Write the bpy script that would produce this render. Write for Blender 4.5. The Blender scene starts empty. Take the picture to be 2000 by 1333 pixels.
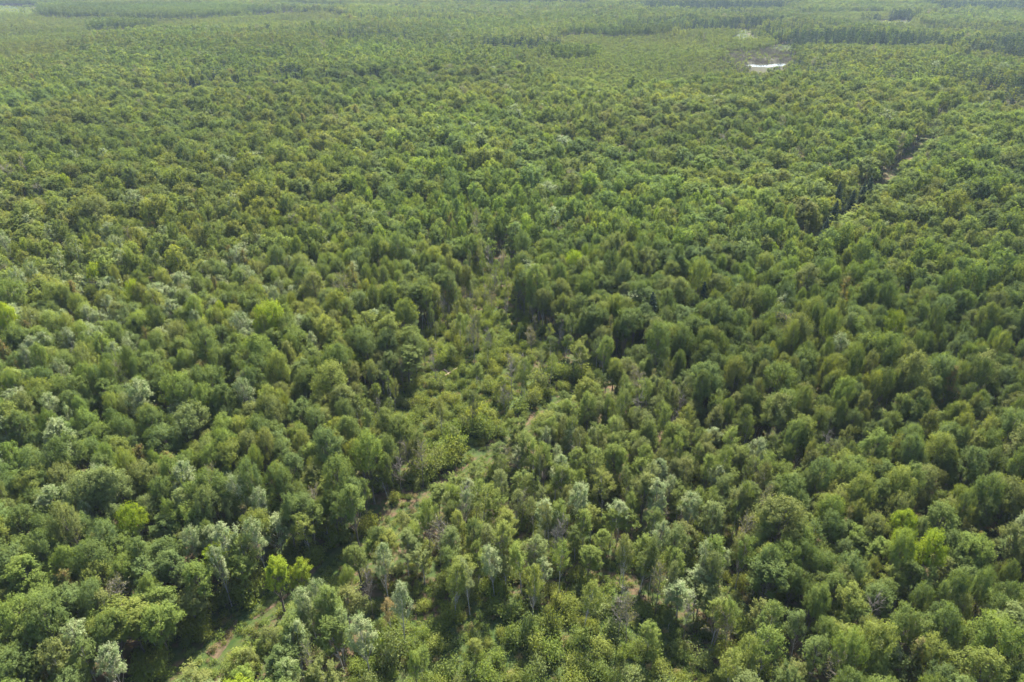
import bpy, math, random
import numpy as np

SEED = 11
rng = np.random.default_rng(SEED)
R = math.radians
scene = bpy.context.scene
COL = scene.collection

# ------------------------------------------------------------------ camera, sky, sun, exposure
CAM_H = 90.0
PITCH = 29.0            # degrees below the horizon
FPX = 1336.0            # focal length in pixels of the 2000 px wide photograph
cam_d = bpy.data.cameras.new('camera')
cam_d.sensor_width = 36.0
cam_d.lens = FPX / 2000.0 * 36.0
cam_d.clip_start = 1.0
cam_d.clip_end = 30000.0
cam = bpy.data.objects.new('camera', cam_d)
cam.location = (0, 0, CAM_H)
cam.rotation_euler = (R(90 - PITCH), 0, 0)
COL.objects.link(cam)
scene.camera = cam

SUN_EL, SUN_AZ = 49.0, 14.0      # azimuth clockwise from the viewing direction
w = bpy.data.worlds.new('World'); scene.world = w; w.use_nodes = True
nt = w.node_tree; nt.nodes.clear()
wo = nt.nodes.new('ShaderNodeOutputWorld'); bg = nt.nodes.new('ShaderNodeBackground')
sky = nt.nodes.new('ShaderNodeTexSky'); sky.sky_type = 'NISHITA'; sky.sun_disc = False
sky.sun_elevation = R(SUN_EL); sky.sun_rotation = R(SUN_AZ); sky.air_density = 1.0; sky.dust_density = 1.5
nt.links.new(sky.outputs[0], bg.inputs[0]); bg.inputs[1].default_value = 0.10
nt.links.new(bg.outputs[0], wo.inputs[0])

sun_d = bpy.data.lights.new('sun', 'SUN'); sun_d.energy = 5.0; sun_d.angle = R(0.6); sun_d.color = (1.0, 0.93, 0.80)
sun = bpy.data.objects.new('sun', sun_d); COL.objects.link(sun)
sun.location = (0, 0, 400)
sun.rotation_euler = (R(90 - SUN_EL), 0, R(180 - SUN_AZ) - math.pi * 0)
# a sun lamp shines along its local -Z: tilt it back from straight down, then turn it
from mathutils import Vector
_s = Vector((math.sin(R(SUN_AZ)) * math.cos(R(SUN_EL)), math.cos(R(SUN_AZ)) * math.cos(R(SUN_EL)), math.sin(R(SUN_EL))))
sun.rotation_euler = _s.to_track_quat('Z', 'Y').to_euler()

scene.view_settings.view_transform = 'Standard'
scene.view_settings.look = 'None'
scene.view_settings.exposure = 2.12
scene.view_settings.gamma = 1.0
cy = scene.cycles
cy.max_bounces = 8; cy.diffuse_bounces = 5; cy.transmission_bounces = 5; cy.glossy_bounces = 2
cy.volume_bounces = 0; cy.transparent_max_bounces = 4
cy.caustics_reflective = False; cy.caustics_refractive = False

# ------------------------------------------------------------------ from a place in the view to the ground, once
cp, sp_ = math.cos(R(PITCH)), math.sin(R(PITCH))
def W(px, py, z=0.0):
    dx, dy = px - 1000.0, py - 666.5
    x, y, zz = dx, FPX * cp - dy * sp_, -(FPX * sp_ + dy * cp)
    t = (z - CAM_H) / zz
    return (x * t, y * t)
def project(x, y, z):
    zz = z - CAM_H
    d = y * cp - zz * sp_
    u = -(y * sp_ + zz * cp)
    return 1000.0 + FPX * x / d, 666.5 + FPX * u / d, d

def inside(poly, X, Y):
    P = np.asarray(poly); n = len(P); c = np.zeros(X.shape, bool); j = n - 1
    for i in range(n):
        xi, yi, xj, yj = P[i, 0], P[i, 1], P[j, 0], P[j, 1]
        if yi != yj:
            m = ((yi > Y) != (yj > Y)) & (X < (xj - xi) * (Y - yi) / (yj - yi) + xi)
            c ^= m
        j = i
    return c

_lat = np.random.default_rng(5).random((4, 257, 257))
def vnoise(X, Y, scale, k=0):
    u, v = np.asarray(X) / scale + 1000.3, np.asarray(Y) / scale + 1000.7
    iu, iv = np.floor(u).astype(int), np.floor(v).astype(int)
    fu, fv = u - iu, v - iv
    fu, fv = fu * fu * (3 - 2 * fu), fv * fv * (3 - 2 * fv)
    g = _lat[k]
    a = g[iu % 256, iv % 256]; b = g[(iu + 1) % 256, iv % 256]
    c = g[iu % 256, (iv + 1) % 256]; d = g[(iu + 1) % 256, (iv + 1) % 256]
    return (a * (1 - fu) + b * fu) * (1 - fv) + (c * (1 - fu) + d * fu) * fv

def height(X, Y):
    X = np.asarray(X, float); Y = np.asarray(Y, float)
    far = np.clip((np.hypot(X, Y) - 250) / 700, 0, 1)
    a = (vnoise(X, Y, 260, 1) - 0.5) * 5.0 * far + (vnoise(X, Y, 45, 2) - 0.5) * 0.9
    # the pond lies in a flat basin
    pm = np.hypot((X - POND[0]) / 110.0, (Y - POND[1]) / 110.0)
    return a * np.clip(pm - 0.6, 0, 1)
POND = W(1498, 129, 0)

# ------------------------------------------------------------------ materials
def new_mat(name):
    m = bpy.data.materials.new(name); m.use_nodes = True
    m.node_tree.nodes.clear()
    return m, m.node_tree.nodes, m.node_tree.links

def leaf_mat(name, trans=0.47, gloss=0.07, vary=0.22, green=0.0):
    m, N, L = new_mat(name)
    at = N.new('ShaderNodeAttribute'); at.attribute_type = 'INSTANCER'; at.attribute_name = 'tint'
    lv = N.new('ShaderNodeAttribute'); lv.attribute_type = 'GEOMETRY'; lv.attribute_name = 'leaf'   # random number per leaf clump
    hsv = N.new('ShaderNodeHueSaturation')
    mr = N.new('ShaderNodeMapRange'); mr.inputs[3].default_value = 1 - vary; mr.inputs[4].default_value = 1 + vary * 1.4
    L.new(lv.outputs['Fac'], mr.inputs[0]); L.new(mr.outputs[0], hsv.inputs['Value'])
    mh = N.new('ShaderNodeMapRange'); mh.inputs[3].default_value = 0.515; mh.inputs[4].default_value = 0.485
    L.new(lv.outputs['Fac'], mh.inputs[0]); L.new(mh.outputs[0], hsv.inputs['Hue'])
    if green:
        gm = N.new('ShaderNodeMapRange'); gm.inputs[1].default_value = 0.30; gm.inputs[2].default_value = 0.62; gm.inputs[3].default_value = green; gm.inputs[4].default_value = 0.0
        gx_ = N.new('ShaderNodeMix'); gx_.data_type = 'RGBA'; gx_.inputs[7].default_value = (0.098, 0.142, 0.030, 1)
        L.new(lv.outputs['Fac'], gm.inputs[0]); L.new(gm.outputs[0], gx_.inputs['Factor']); L.new(at.outputs['Color'], gx_.inputs[6]); L.new(gx_.outputs[2], hsv.inputs['Color'])
    else: L.new(at.outputs['Color'], hsv.inputs['Color'])
    di = N.new('ShaderNodeBsdfDiffuse'); tr = N.new('ShaderNodeBsdfTranslucent'); gl = N.new('ShaderNodeBsdfGlossy')
    gl.inputs['Roughness'].default_value = 0.6; gl.inputs['Color'].default_value = (0.85, 0.9, 0.95, 1)
    L.new(hsv.outputs[0], di.inputs[0])
    tc = N.new('ShaderNodeMix'); tc.data_type = 'RGBA'; tc.blend_type = 'MULTIPLY'; tc.inputs['Factor'].default_value = 1.0
    tc.inputs[7].default_value = (1.45, 1.42, 0.52, 1)
    L.new(hsv.outputs[0], tc.inputs[6]); L.new(tc.outputs[2], tr.inputs[0])
    m1 = N.new('ShaderNodeMixShader'); m1.inputs[0].default_value = trans
    L.new(di.outputs[0], m1.inputs[1]); L.new(tr.outputs[0], m1.inputs[2])
    m2 = N.new('ShaderNodeMixShader'); m2.inputs[0].default_value = gloss
    L.new(m1.outputs[0], m2.inputs[1]); L.new(gl.outputs[0], m2.inputs[2])
    o = N.new('ShaderNodeOutputMaterial'); L.new(m2.outputs[0], o.inputs['Surface'])
    return m

def bark_mat(name, c1, c2, scale=6.0):
    m, N, L = new_mat(name)
    tc = N.new('ShaderNodeTexCoord'); no = N.new('ShaderNodeTexNoise'); no.inputs['Scale'].default_value = scale
    no.inputs['Detail'].default_value = 4
    L.new(tc.outputs['Object'], no.inputs['Vector'])
    cr = N.new('ShaderNodeValToRGB'); cr.color_ramp.elements[0].position = 0.38; cr.color_ramp.elements[1].position = 0.62
    cr.color_ramp.elements[0].color = (*c1, 1); cr.color_ramp.elements[1].color = (*c2, 1)
    L.new(no.outputs['Fac'], cr.inputs[0])
    b = N.new('ShaderNodeBsdfPrincipled'); b.inputs['Roughness'].default_value = 0.9
    L.new(cr.outputs[0], b.inputs['Base Color'])
    o = N.new('ShaderNodeOutputMaterial'); L.new(b.outputs[0], o.inputs['Surface'])
    return m

def ramp_noise_mat(name, stops, scales, rough=1.0):
    """ground-like material: two noises in world metres drive a ramp"""
    m, N, L = new_mat(name)
    geo = N.new('ShaderNodeNewGeometry')
    vals = []
    for s in scales:
        no = N.new('ShaderNodeTexNoise'); no.inputs['Scale'].default_value = 1.0 / s; no.inputs['Detail'].default_value = 6
        no.inputs['Roughness'].default_value = 0.62
        L.new(geo.outputs['Position'], no.inputs['Vector']); vals.append(no.outputs['Fac'])
    mx = N.new('ShaderNodeMath'); mx.operation = 'ADD'
    L.new(vals[0], mx.inputs[0]); L.new(vals[1], mx.inputs[1])
    hf = N.new('ShaderNodeMath'); hf.operation = 'MULTIPLY'; hf.inputs[1].default_value = 0.5; L.new(mx.outputs[0], hf.inputs[0])
    cr = N.new('ShaderNodeValToRGB'); el = cr.color_ramp.elements
    while len(el) < len(stops): el.new(0.5)
    for e, (p, c) in zip(el, stops): e.position = p; e.color = (*c, 1)
    L.new(hf.outputs[0], cr.inputs[0])
    b = N.new('ShaderNodeBsdfPrincipled'); b.inputs['Roughness'].default_value = rough; b.inputs['Specular IOR Level'].default_value = 0.1
    L.new(cr.outputs[0], b.inputs['Base Color'])
    bm_ = N.new('ShaderNodeBump'); bm_.inputs['Strength'].default_value = 0.7; bm_.inputs['Distance'].default_value = 0.3
    L.new(hf.outputs[0], bm_.inputs['Height']); L.new(bm_.outputs[0], b.inputs['Normal'])
    o = N.new('ShaderNodeOutputMaterial'); L.new(b.outputs[0], o.inputs['Surface'])
    return m

M_LEAF = leaf_mat('broad_leaf', gloss=0.004)
M_NEEDLE = leaf_mat('needles', trans=0.12, gloss=0.01, vary=0.2)
M_SILVER = leaf_mat('poplar_leaf', trans=0.30, gloss=0.015, vary=0.3, green=0.95)
M_MIXED = leaf_mat('withered_leaf', gloss=0.004, green=0.75)
M_BARK = bark_mat('bark', (0.055, 0.045, 0.035), (0.16, 0.14, 0.12))
M_PALEBARK = bark_mat('pale_bark', (0.16, 0.145, 0.125), (0.38, 0.36, 0.33), 4.0)
M_GREYTWIG = bark_mat('grey_twig', (0.10, 0.088, 0.072), (0.20, 0.178, 0.15), 3.0)
M_LOG = bark_mat('log_wood', (0.30, 0.20, 0.14), (0.48, 0.36, 0.27), 3.0)
M_GROUND = ramp_noise_mat('forest_floor', [(0.36, (0.022, 0.034, 0.012)), (0.46, (0.04, 0.06, 0.018)), (0.54, (0.075, 0.055, 0.032)), (0.66, (0.13, 0.085, 0.055))], (9.0, 1.3))
M_GRASS = ramp_noise_mat('meadow_grass', [(0.36, (0.018, 0.034, 0.009)), (0.50, (0.030, 0.046, 0.012)), (0.64, (0.045, 0.050, 0.018))], (14.0, 1.1))
M_SOIL = ramp_noise_mat('bare_soil', [(0.40, (0.035, 0.042, 0.016)), (0.52, (0.075, 0.055, 0.035)), (0.68, (0.14, 0.09, 0.06))], (2.4, 0.5))
M_MARSH = ramp_noise_mat('marsh_mud', [(0.36, (0.026, 0.032, 0.014)), (0.5, (0.045, 0.041, 0.025)), (0.64, (0.040, 0.050, 0.018))], (20.0, 3.0))
M_BRUSH = ramp_noise_mat('brush_litter', [(0.38, (0.028, 0.050, 0.014)), (0.52, (0.045, 0.062, 0.018)), (0.66, (0.055, 0.052, 0.026)), (0.76, (0.09, 0.064, 0.042))], (3.6, 0.6))

# ------------------------------------------------------------------ mesh building
class Geo:
    def __init__(s): s.v, s.f3, s.f4, s.n, s.leaf = [], [], [], 0, []
    def quads(s, V, val=None):                       # V (n,4,3)
        n = len(V)
        s.v.append(V.reshape(-1, 3)); s.f4.append(np.arange(n * 4).reshape(n, 4) + s.n); s.n += n * 4
        s.leaf.append(np.full(n, 0.5) if val is None else val)
    def tube(s, pts, rad, sides=5):
        pts = np.asarray(pts, float); k = len(pts)
        rings = []
        for i in range(k):
            d = pts[min(i + 1, k - 1)] - pts[max(i - 1, 0)]; d /= np.linalg.norm(d) + 1e-9
            a = np.cross(d, (0.31, 0.95, 0.1)); a /= np.linalg.norm(a) + 1e-9; b = np.cross(d, a)
            t = np.arange(sides) * 2 * math.pi / sides
            rings.append(pts[i] + rad[i] * (np.cos(t)[:, None] * a + np.sin(t)[:, None] * b))
        s.v.append(np.concatenate(rings)); F = []
        for i in range(k - 1):
            for j in range(sides):
                j2 = (j + 1) % sides
                F.append((i * sides + j, i * sides + j2, (i + 1) * sides + j2, (i + 1) * sides + j))
        s.f4.append(np.array(F) + s.n); s.n += k * sides; s.leaf.append(np.full(len(F), 0.5))
    def mesh(s, name, mats, mat_index=None):
        me = bpy.data.meshes.new(name)
        v = np.concatenate(s.v).astype(np.float32); f = np.concatenate(s.f4).astype(np.int32)
        me.vertices.add(len(v)); me.vertices.foreach_set('co', v.ravel())
        me.loops.add(len(f) * 4); me.loops.foreach_set('vertex_index', f.ravel())
        me.polygons.add(len(f)); me.polygons.foreach_set('loop_start', np.arange(len(f), dtype=np.int32) * 4)
        for m in mats: me.materials.append(m)
        if mat_index is not None: me.polygons.foreach_set('material_index', mat_index.astype(np.int32))
        at = me.attributes.new('leaf', 'FLOAT', 'FACE'); at.data.foreach_set('value', np.concatenate(s.leaf).astype(np.float32))
        me.update(calc_edges=True)
        return me

def unit(a): return a / (np.linalg.norm(a, axis=-1, keepdims=True) + 1e-9)

def leaves(g, P, Nrm, size, r, val):
    """leaf sprays: slim rhombic faces at P with normals Nrm"""
    n = len(P)
    a = unit(np.cross(Nrm, unit(r.normal(size=(n, 3))))); b = unit(np.cross(Nrm, a))
    L = (size * (0.65 + 0.7 * r.random(n)))[:, None] if np.isscalar(size) else size[:, None]
    wd = L * (0.42 + 0.25 * r.random(n))[:, None]
    V = np.stack([P - a * L * 0.55, P + b * wd * 0.5, P + a * L * 0.55, P - b * wd * 0.5], 1)
    g.quads(V, val)

def broad_tree(seed, H, Wd, base, n_cl, n_tw, n_lf, size, shape='round', limb=True, tw_len=0.24, up=0.45, trunk_r=0.017, lean=0.03):
    """returns (wood, crown) geometry: a tapered trunk, limbs to each bough, leafy sprays on the boughs"""
    r = np.random.default_rng(seed)
    wood, crown = Geo(), Geo()
    bend = r.normal(size=2) * H * lean
    def axis(t): return np.array([bend[0] * t * t, bend[1] * t * t, H * t])
    ts = np.linspace(0, 0.93, 7)
    wood.tube([axis(t) for t in ts], [H * trunk_r * (1 - 0.82 * t) * (1.35 if t == 0 else 1) for t in ts], 6)
    cz = (base + 1.0) * 0.5; hz = (1.0 - base) * 0.5 * H
    i = np.arange(n_cl); ph = i * 2.39996 + r.random() * 6 + r.normal(size=n_cl) * 0.35
    lo = -0.62 if shape != 'umbrella' else -0.2
    zz = lo + (1 - lo) * (i + 0.5) / n_cl + r.normal(size=n_cl) * 0.06; zz = np.clip(zz, -0.9, 1.0)
    rho = np.sqrt(1 - np.clip(zz, -1, 1) ** 2)
    if shape == 'oval': rho = rho * np.where(zz > 0, 0.92, 1.0)
    if shape == 'cone': rho = np.clip((1 - zz) / 1.5, 0.05, 1)
    # broad lobes make the outline uneven
    lob = 1 + 0.20 * np.sin(ph * 2 + r.random() * 6) * r.random() + 0.15 * np.sin(ph * 3 + r.random() * 6) + r.normal(size=n_cl) * 0.11
    rad = np.where(r.random(n_cl) < 0.28, 0.50, 0.80) * lob
    B = np.stack([np.cos(ph) * rho * rad * Wd / 2, np.sin(ph) * rho * rad * Wd / 2, cz * H + zz * hz * np.where(zz > 0, 0.86 * (0.85 + 0.15 * lob), 0.9)], 1)
    tz = np.clip(B[:, 2] / H, 0, 1)
    B[:, 0] += bend[0] * tz ** 2; B[:, 1] += bend[1] * tz ** 2
    for k in range(n_cl):
        b = B[k]
        t0 = max(0.14, min(0.86, (b[2] / H) - 0.10 - 0.28 * rho[k] * rad[k]))
        a0 = axis(t0)
        if limb:
            mid = (a0 + b) / 2 + np.array([0, 0, -0.02 * H])
            q = H * trunk_r * 0.33
            wood.tube([a0, mid, b], [q * (1.1 - t0), q * 0.55, q * 0.22], 3)
        out = unit(b - axis(max(0.1, tz[k] - 0.25)))
        tl = Wd * tw_len * (0.75 + 0.5 * r.random())
        D = unit(out[None] * 0.85 + np.array([0, 0, up]) + r.normal(size=(n_tw, 3)) * 0.52)
        t = (0.12 + 0.95 * r.random((n_tw, n_lf)) ** 0.8)
        P = b[None, None] - out * tl * 0.25 + D[:, None] * (t * tl)[..., None] + r.normal(size=(n_tw, n_lf, 3)) * tl * 0.13 * (1.15 - t * 0.6)[..., None]
        P = P.reshape(-1, 3)
        nr = unit(np.repeat(D, n_lf, 0) * 0.75 + out * 0.3 + np.array([0, 0, 0.25]) + r.normal(size=(len(P), 3)) * 0.36)
        val = np.clip(r.random() * 0.45 + np.repeat(r.random(n_tw), n_lf) * 0.25 + r.random(len(P)) * 0.3, 0, 1)
        leaves(crown, P, nr, size, r, val)
    return wood, crown

def bare_tree(seed, H, Wd, leafy=0, size=0.25):
    r = np.random.default_rng(seed); wood, crown = Geo(), Geo()
    bend = r.normal(size=2) * 0.04 * H
    ax = lambda t: np.array([bend[0] * t * t, bend[1] * t * t, H * t])
    ts = np.linspace(0, 1, 8)
    wood.tube([ax(t) for t in ts], [H * 0.012 * (1 - 0.93 * t) for t in ts], 5)
    for k in range(26):
        t = 0.32 + 0.64 * r.random(); a = r.random() * 6.28; L = Wd * 0.62 * (1.15 - t) * (0.6 + 0.7 * r.random()) + 0.5
        d = unit(np.array([math.cos(a), math.sin(a), 0.75 + 0.5 * r.random()])); a0 = ax(t)
        e = a0 + d * L + r.normal(size=3) * 0.2
        wood.tube([a0, (a0 + e) / 2 + r.normal(size=3) * 0.1, e], [0.055, 0.035, 0.014], 3)
        for q in range(8):
            s0 = a0 + (e - a0) * (0.3 + 0.7 * r.random()); dd = unit(d + r.normal(size=3) * 0.6)
            e2 = s0 + dd * (0.5 + r.random() * 1.1)
            wood.tube([s0, e2], [0.024, 0.009], 3)
            if leafy:
                P = s0 + (e2 - s0) * (0.3 + 0.8 * r.random((leafy, 1))) + r.normal(size=(leafy, 3)) * 0.18
                leaves(crown, P, unit(r.normal(size=(leafy, 3)) + np.array([0, 0, 0.6])), size, r, r.random(leafy))
    return wood, crown

def spruce_tree(seed, H, Wd, tiers, n_b, n_lf, size):
    r = np.random.default_rng(seed); wood, crown = Geo(), Geo()
    wood.tube([(0, 0, 0), (0, 0, H * 0.5), (0, 0, H * 0.98)], [H * 0.016, H * 0.010, 0.03], 5)
    for k in range(tiers):
        t = k / (tiers - 1); z = H * (0.12 + 0.86 * t); L = Wd / 2 * (1 - t) ** 0.8 + 0.18
        nb = max(4, int(n_b * (1 - 0.55 * t))); a0 = r.random() * 6
        for j in range(nb):
            a = a0 + j * 6.283 / nb + r.normal() * 0.15; Lk = L * (0.75 + 0.4 * r.random())
            s = r.random(n_lf) ** 0.7
            d = np.array([math.cos(a), math.sin(a), 0]); side = np.array([-d[1], d[0], 0])
            P = d * (s * Lk)[:, None] + side * (r.normal(size=n_lf) * 0.16 * Lk * (1.1 - s))[:, None]
            P[:, 2] = z - 0.30 * s * Lk + 0.12 * s * s * Lk + r.normal(size=n_lf) * 0.09
            leaves(crown, P, unit(np.array([0, 0, 1.0]) + d * 0.35 + r.normal(size=(n_lf, 3)) * 0.45), size, r, np.clip(r.random() * 0.5 + r.random(n_lf) * 0.5, 0, 1))
            if k % 2 == 0: wood.tube([(0, 0, z), tuple(d * Lk * 0.85 + np.array([0, 0, z - 0.2 * Lk]))], [0.04, 0.012], 3)
    return wood, crown

def shrub(seed, H, Wd, n_st, n_lf, size):
    r = np.random.default_rng(seed); wood, crown = Geo(), Geo()
    for k in range(n_st):
        a = r.random() * 6.28; sp = Wd / 2 * (0.25 + 0.75 * r.random()); hh = H * (0.6 + 0.5 * r.random()) * (1.1 - 0.45 * sp / (Wd / 2))
        e = np.array([math.cos(a) * sp, math.sin(a) * sp, hh]); b = e * np.array([0.25, 0.25, 0])
        if k % 2 == 0: wood.tube([b, (b + e) / 2 + np.array([0, 0, 0.1 * H]), e], [0.05, 0.03, 0.012], 3)
        t = 0.25 + 0.85 * r.random(n_lf)
        P = b + (e - b) * t[:, None] + r.normal(size=(n_lf, 3)) * np.array([0.11 * Wd, 0.11 * Wd, 0.08 * H])
        P[:, 2] = np.abs(P[:, 2]) + 0.05
        leaves(crown, P, unit(unit(e) * 0.5 + np.array([0, 0, 0.5]) + r.normal(size=(n_lf, 3)) * 0.55), size, r, np.clip(r.random() * 0.5 + r.random(n_lf) * 0.5, 0, 1))
    return wood, crown

# prototypes are built at a nominal size (H, W) and scaled per tree
PROTO = {}      # kind -> list of (trunk mesh, crown mesh or None, H, W)
JOIN = {}       # kind -> list of joined meshes for the masses
def add_proto(kind, g, H, Wd, leafm, barkm, single=True):
    wood, crown = g
    lst = PROTO.setdefault(kind, []); i = len(lst)
    tm = wood.mesh(kind + '_trunk', [barkm]) if single else None
    cm = crown.mesh(kind + '_crown', [leafm]) if crown.n and single else None
    lst.append((tm, cm, H, Wd))
    j = Geo(); nw = sum(len(f) for f in wood.f4); nc = sum(len(f) for f in crown.f4)
    j.v = wood.v + crown.v; j.f4 = wood.f4 + [f + wood.n for f in crown.f4]; j.n = wood.n + crown.n; j.leaf = wood.leaf + crown.leaf
    JOIN.setdefault(kind, []).append(j.mesh(kind + '_whole', [barkm, leafm], np.r_[np.zeros(nw), np.ones(nc)]))

for k in range(6):      # wide rounded crowns
    add_proto('maple', broad_tree(100 + k, 16, 8.6, 0.44 + 0.02 * (k % 4), 46 + 3 * k, 11, 19, 0.30, 'round'), 16, 8.6, M_LEAF, M_BARK)
for k in range(5):      # upright oval crowns
    add_proto('oval', broad_tree(200 + k, 16, 6.4, 0.42, 40, 10, 17, 0.28, 'oval', tw_len=0.27, up=0.7), 16, 6.4, M_LEAF, M_BARK)
for k in range(8):      # slender young trees, crown high on a pale stem, open
    add_proto('slender', broad_tree(300 + k, 12, 4.0, 0.36 + 0.03 * (k % 3), 16 + 2 * k, 8, 20, 0.22, 'round', tw_len=0.36, up=0.6, trunk_r=0.0085, lean=0.07), 12, 4.6, M_LEAF, M_PALEBARK)
for k in range(4):      # airy poplars
    add_proto('poplar', broad_tree(400 + k, 15, 5.2, 0.40, 32, 10, 18, 0.22, 'oval', tw_len=0.28, up=0.65, trunk_r=0.0095, lean=0.045), 15, 5.2, M_SILVER, M_PALEBARK)
for k in range(3): add_proto('bare', bare_tree(500 + k, 12, 5), 12, 5, M_LEAF, M_GREYTWIG)
for k in range(3): add_proto('halfbare', bare_tree(520 + k, 12, 5, 3, 0.26), 12, 5, M_LEAF, M_GREYTWIG)
for k in range(3): add_proto('withered', broad_tree(540 + k, 13, 5.4, 0.18, 34, 8, 11, 0.27, 'cone', tw_len=0.26, up=0.25), 13, 5.4, M_MIXED, M_BARK)
for k in range(3): add_proto('spruce', spruce_tree(560 + k, 16, 5.2, 24, 13, 34, 0.34), 16, 5.2, M_NEEDLE, M_BARK)
for k in range(5): add_proto('shrub', shrub(600 + k, 2.6, 3.4, 30, 42, 0.25), 2.6, 3.4, M_LEAF, M_GREYTWIG)
for k in range(3): add_proto('weed', shrub(640 + k, 0.9, 1.8, 14, 16, 0.20), 0.9, 1.8, M_LEAF, M_GREYTWIG)
# coarser ones for the middle and far distance
for k in range(6): add_proto('maple_mid', broad_tree(700 + k, 16, 8.4, 0.50, 40, 8, 9, 0.55, 'round', limb=False), 16, 8.4, M_LEAF, M_BARK, False)
for k in range(5): add_proto('oval_mid', broad_tree(720 + k, 16, 6.2, 0.42, 30, 7, 9, 0.50, 'oval', limb=False, tw_len=0.27, up=0.7), 16, 6.2, M_LEAF, M_BARK, False)
for k in range(3): add_proto('slender_mid', broad_tree(740 + k, 12, 4.0, 0.34, 16, 6, 6, 0.46, 'oval', limb=False, tw_len=0.3, up=0.75, trunk_r=0.009), 12, 4.0, M_LEAF, M_PALEBARK, False)
for k in range(3): add_proto('poplar_mid', broad_tree(750 + k, 15, 5.4, 0.38, 24, 7, 6, 0.45, 'oval', limb=False, tw_len=0.28, up=0.65, trunk_r=0.010), 15, 5.4, M_SILVER, M_PALEBARK, False)
for k in range(4): add_proto('maple_far', broad_tree(760 + k, 16, 8.4, 0.25, 22, 4, 7, 1.0, 'round', limb=False), 16, 8.4, M_LEAF, M_BARK, False)
for k in range(4): add_proto('oval_far', broad_tree(770 + k, 16, 6.2, 0.20, 18, 4, 7, 0.9, 'oval', limb=False, tw_len=0.27, up=0.7), 16, 6.2, M_LEAF, M_BARK, False)
for k in range(2): add_proto('spruce_far', spruce_tree(780 + k, 16, 4.6, 9, 7, 7, 0.95), 16, 4.6, M_NEEDLE, M_BARK, False)
for k in range(3): add_proto('shrub_far', shrub(790 + k, 3.0, 3.6, 14, 14, 0.6), 3.0, 3.6, M_LEAF, M_GREYTWIG, False)

# ------------------------------------------------------------------ lay of the land (ground positions in metres)
LANE_PX = [(250, 1420), (350, 1335), (448, 1262), (530, 1205), (610, 1150), (700, 1085), (790, 1020), (880, 952), (945, 903), (1015, 850), (1098, 786),
           (1190, 735), (1262, 694), (1400, 610), (1548, 527), (1630, 468), (1690, 408), (1735, 368), (1790, 315), (1818, 268), (1834, 240)]
LANE = np.array([W(x, y) for x, y in LANE_PX])
def dist_line(L, X, Y):
    """distance to a polyline and the signed side (+ = the side away to the lower right)"""
    best = np.full(X.shape, 1e9); side = np.zeros(X.shape)
    for a, b in zip(L[:-1], L[1:]):
        d = b - a; ln = np.hypot(*d)
        t = np.clip(((X - a[0]) * d[0] + (Y - a[1]) * d[1]) / ln ** 2, 0, 1)
        ex, ey = X - a[0] - t * d[0], Y - a[1] - t * d[1]
        dd = np.hypot(ex, ey); s = (X - a[0]) * d[1] - (Y - a[1]) * d[0]
        m = dd < best; best = np.where(m, dd, best); side = np.where(m, np.sign(s), side)
    return best, side
def poly(pts, z=0.0): return [W(p[0], p[1], p[2] if len(p) > 2 else z) for p in pts]

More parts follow.
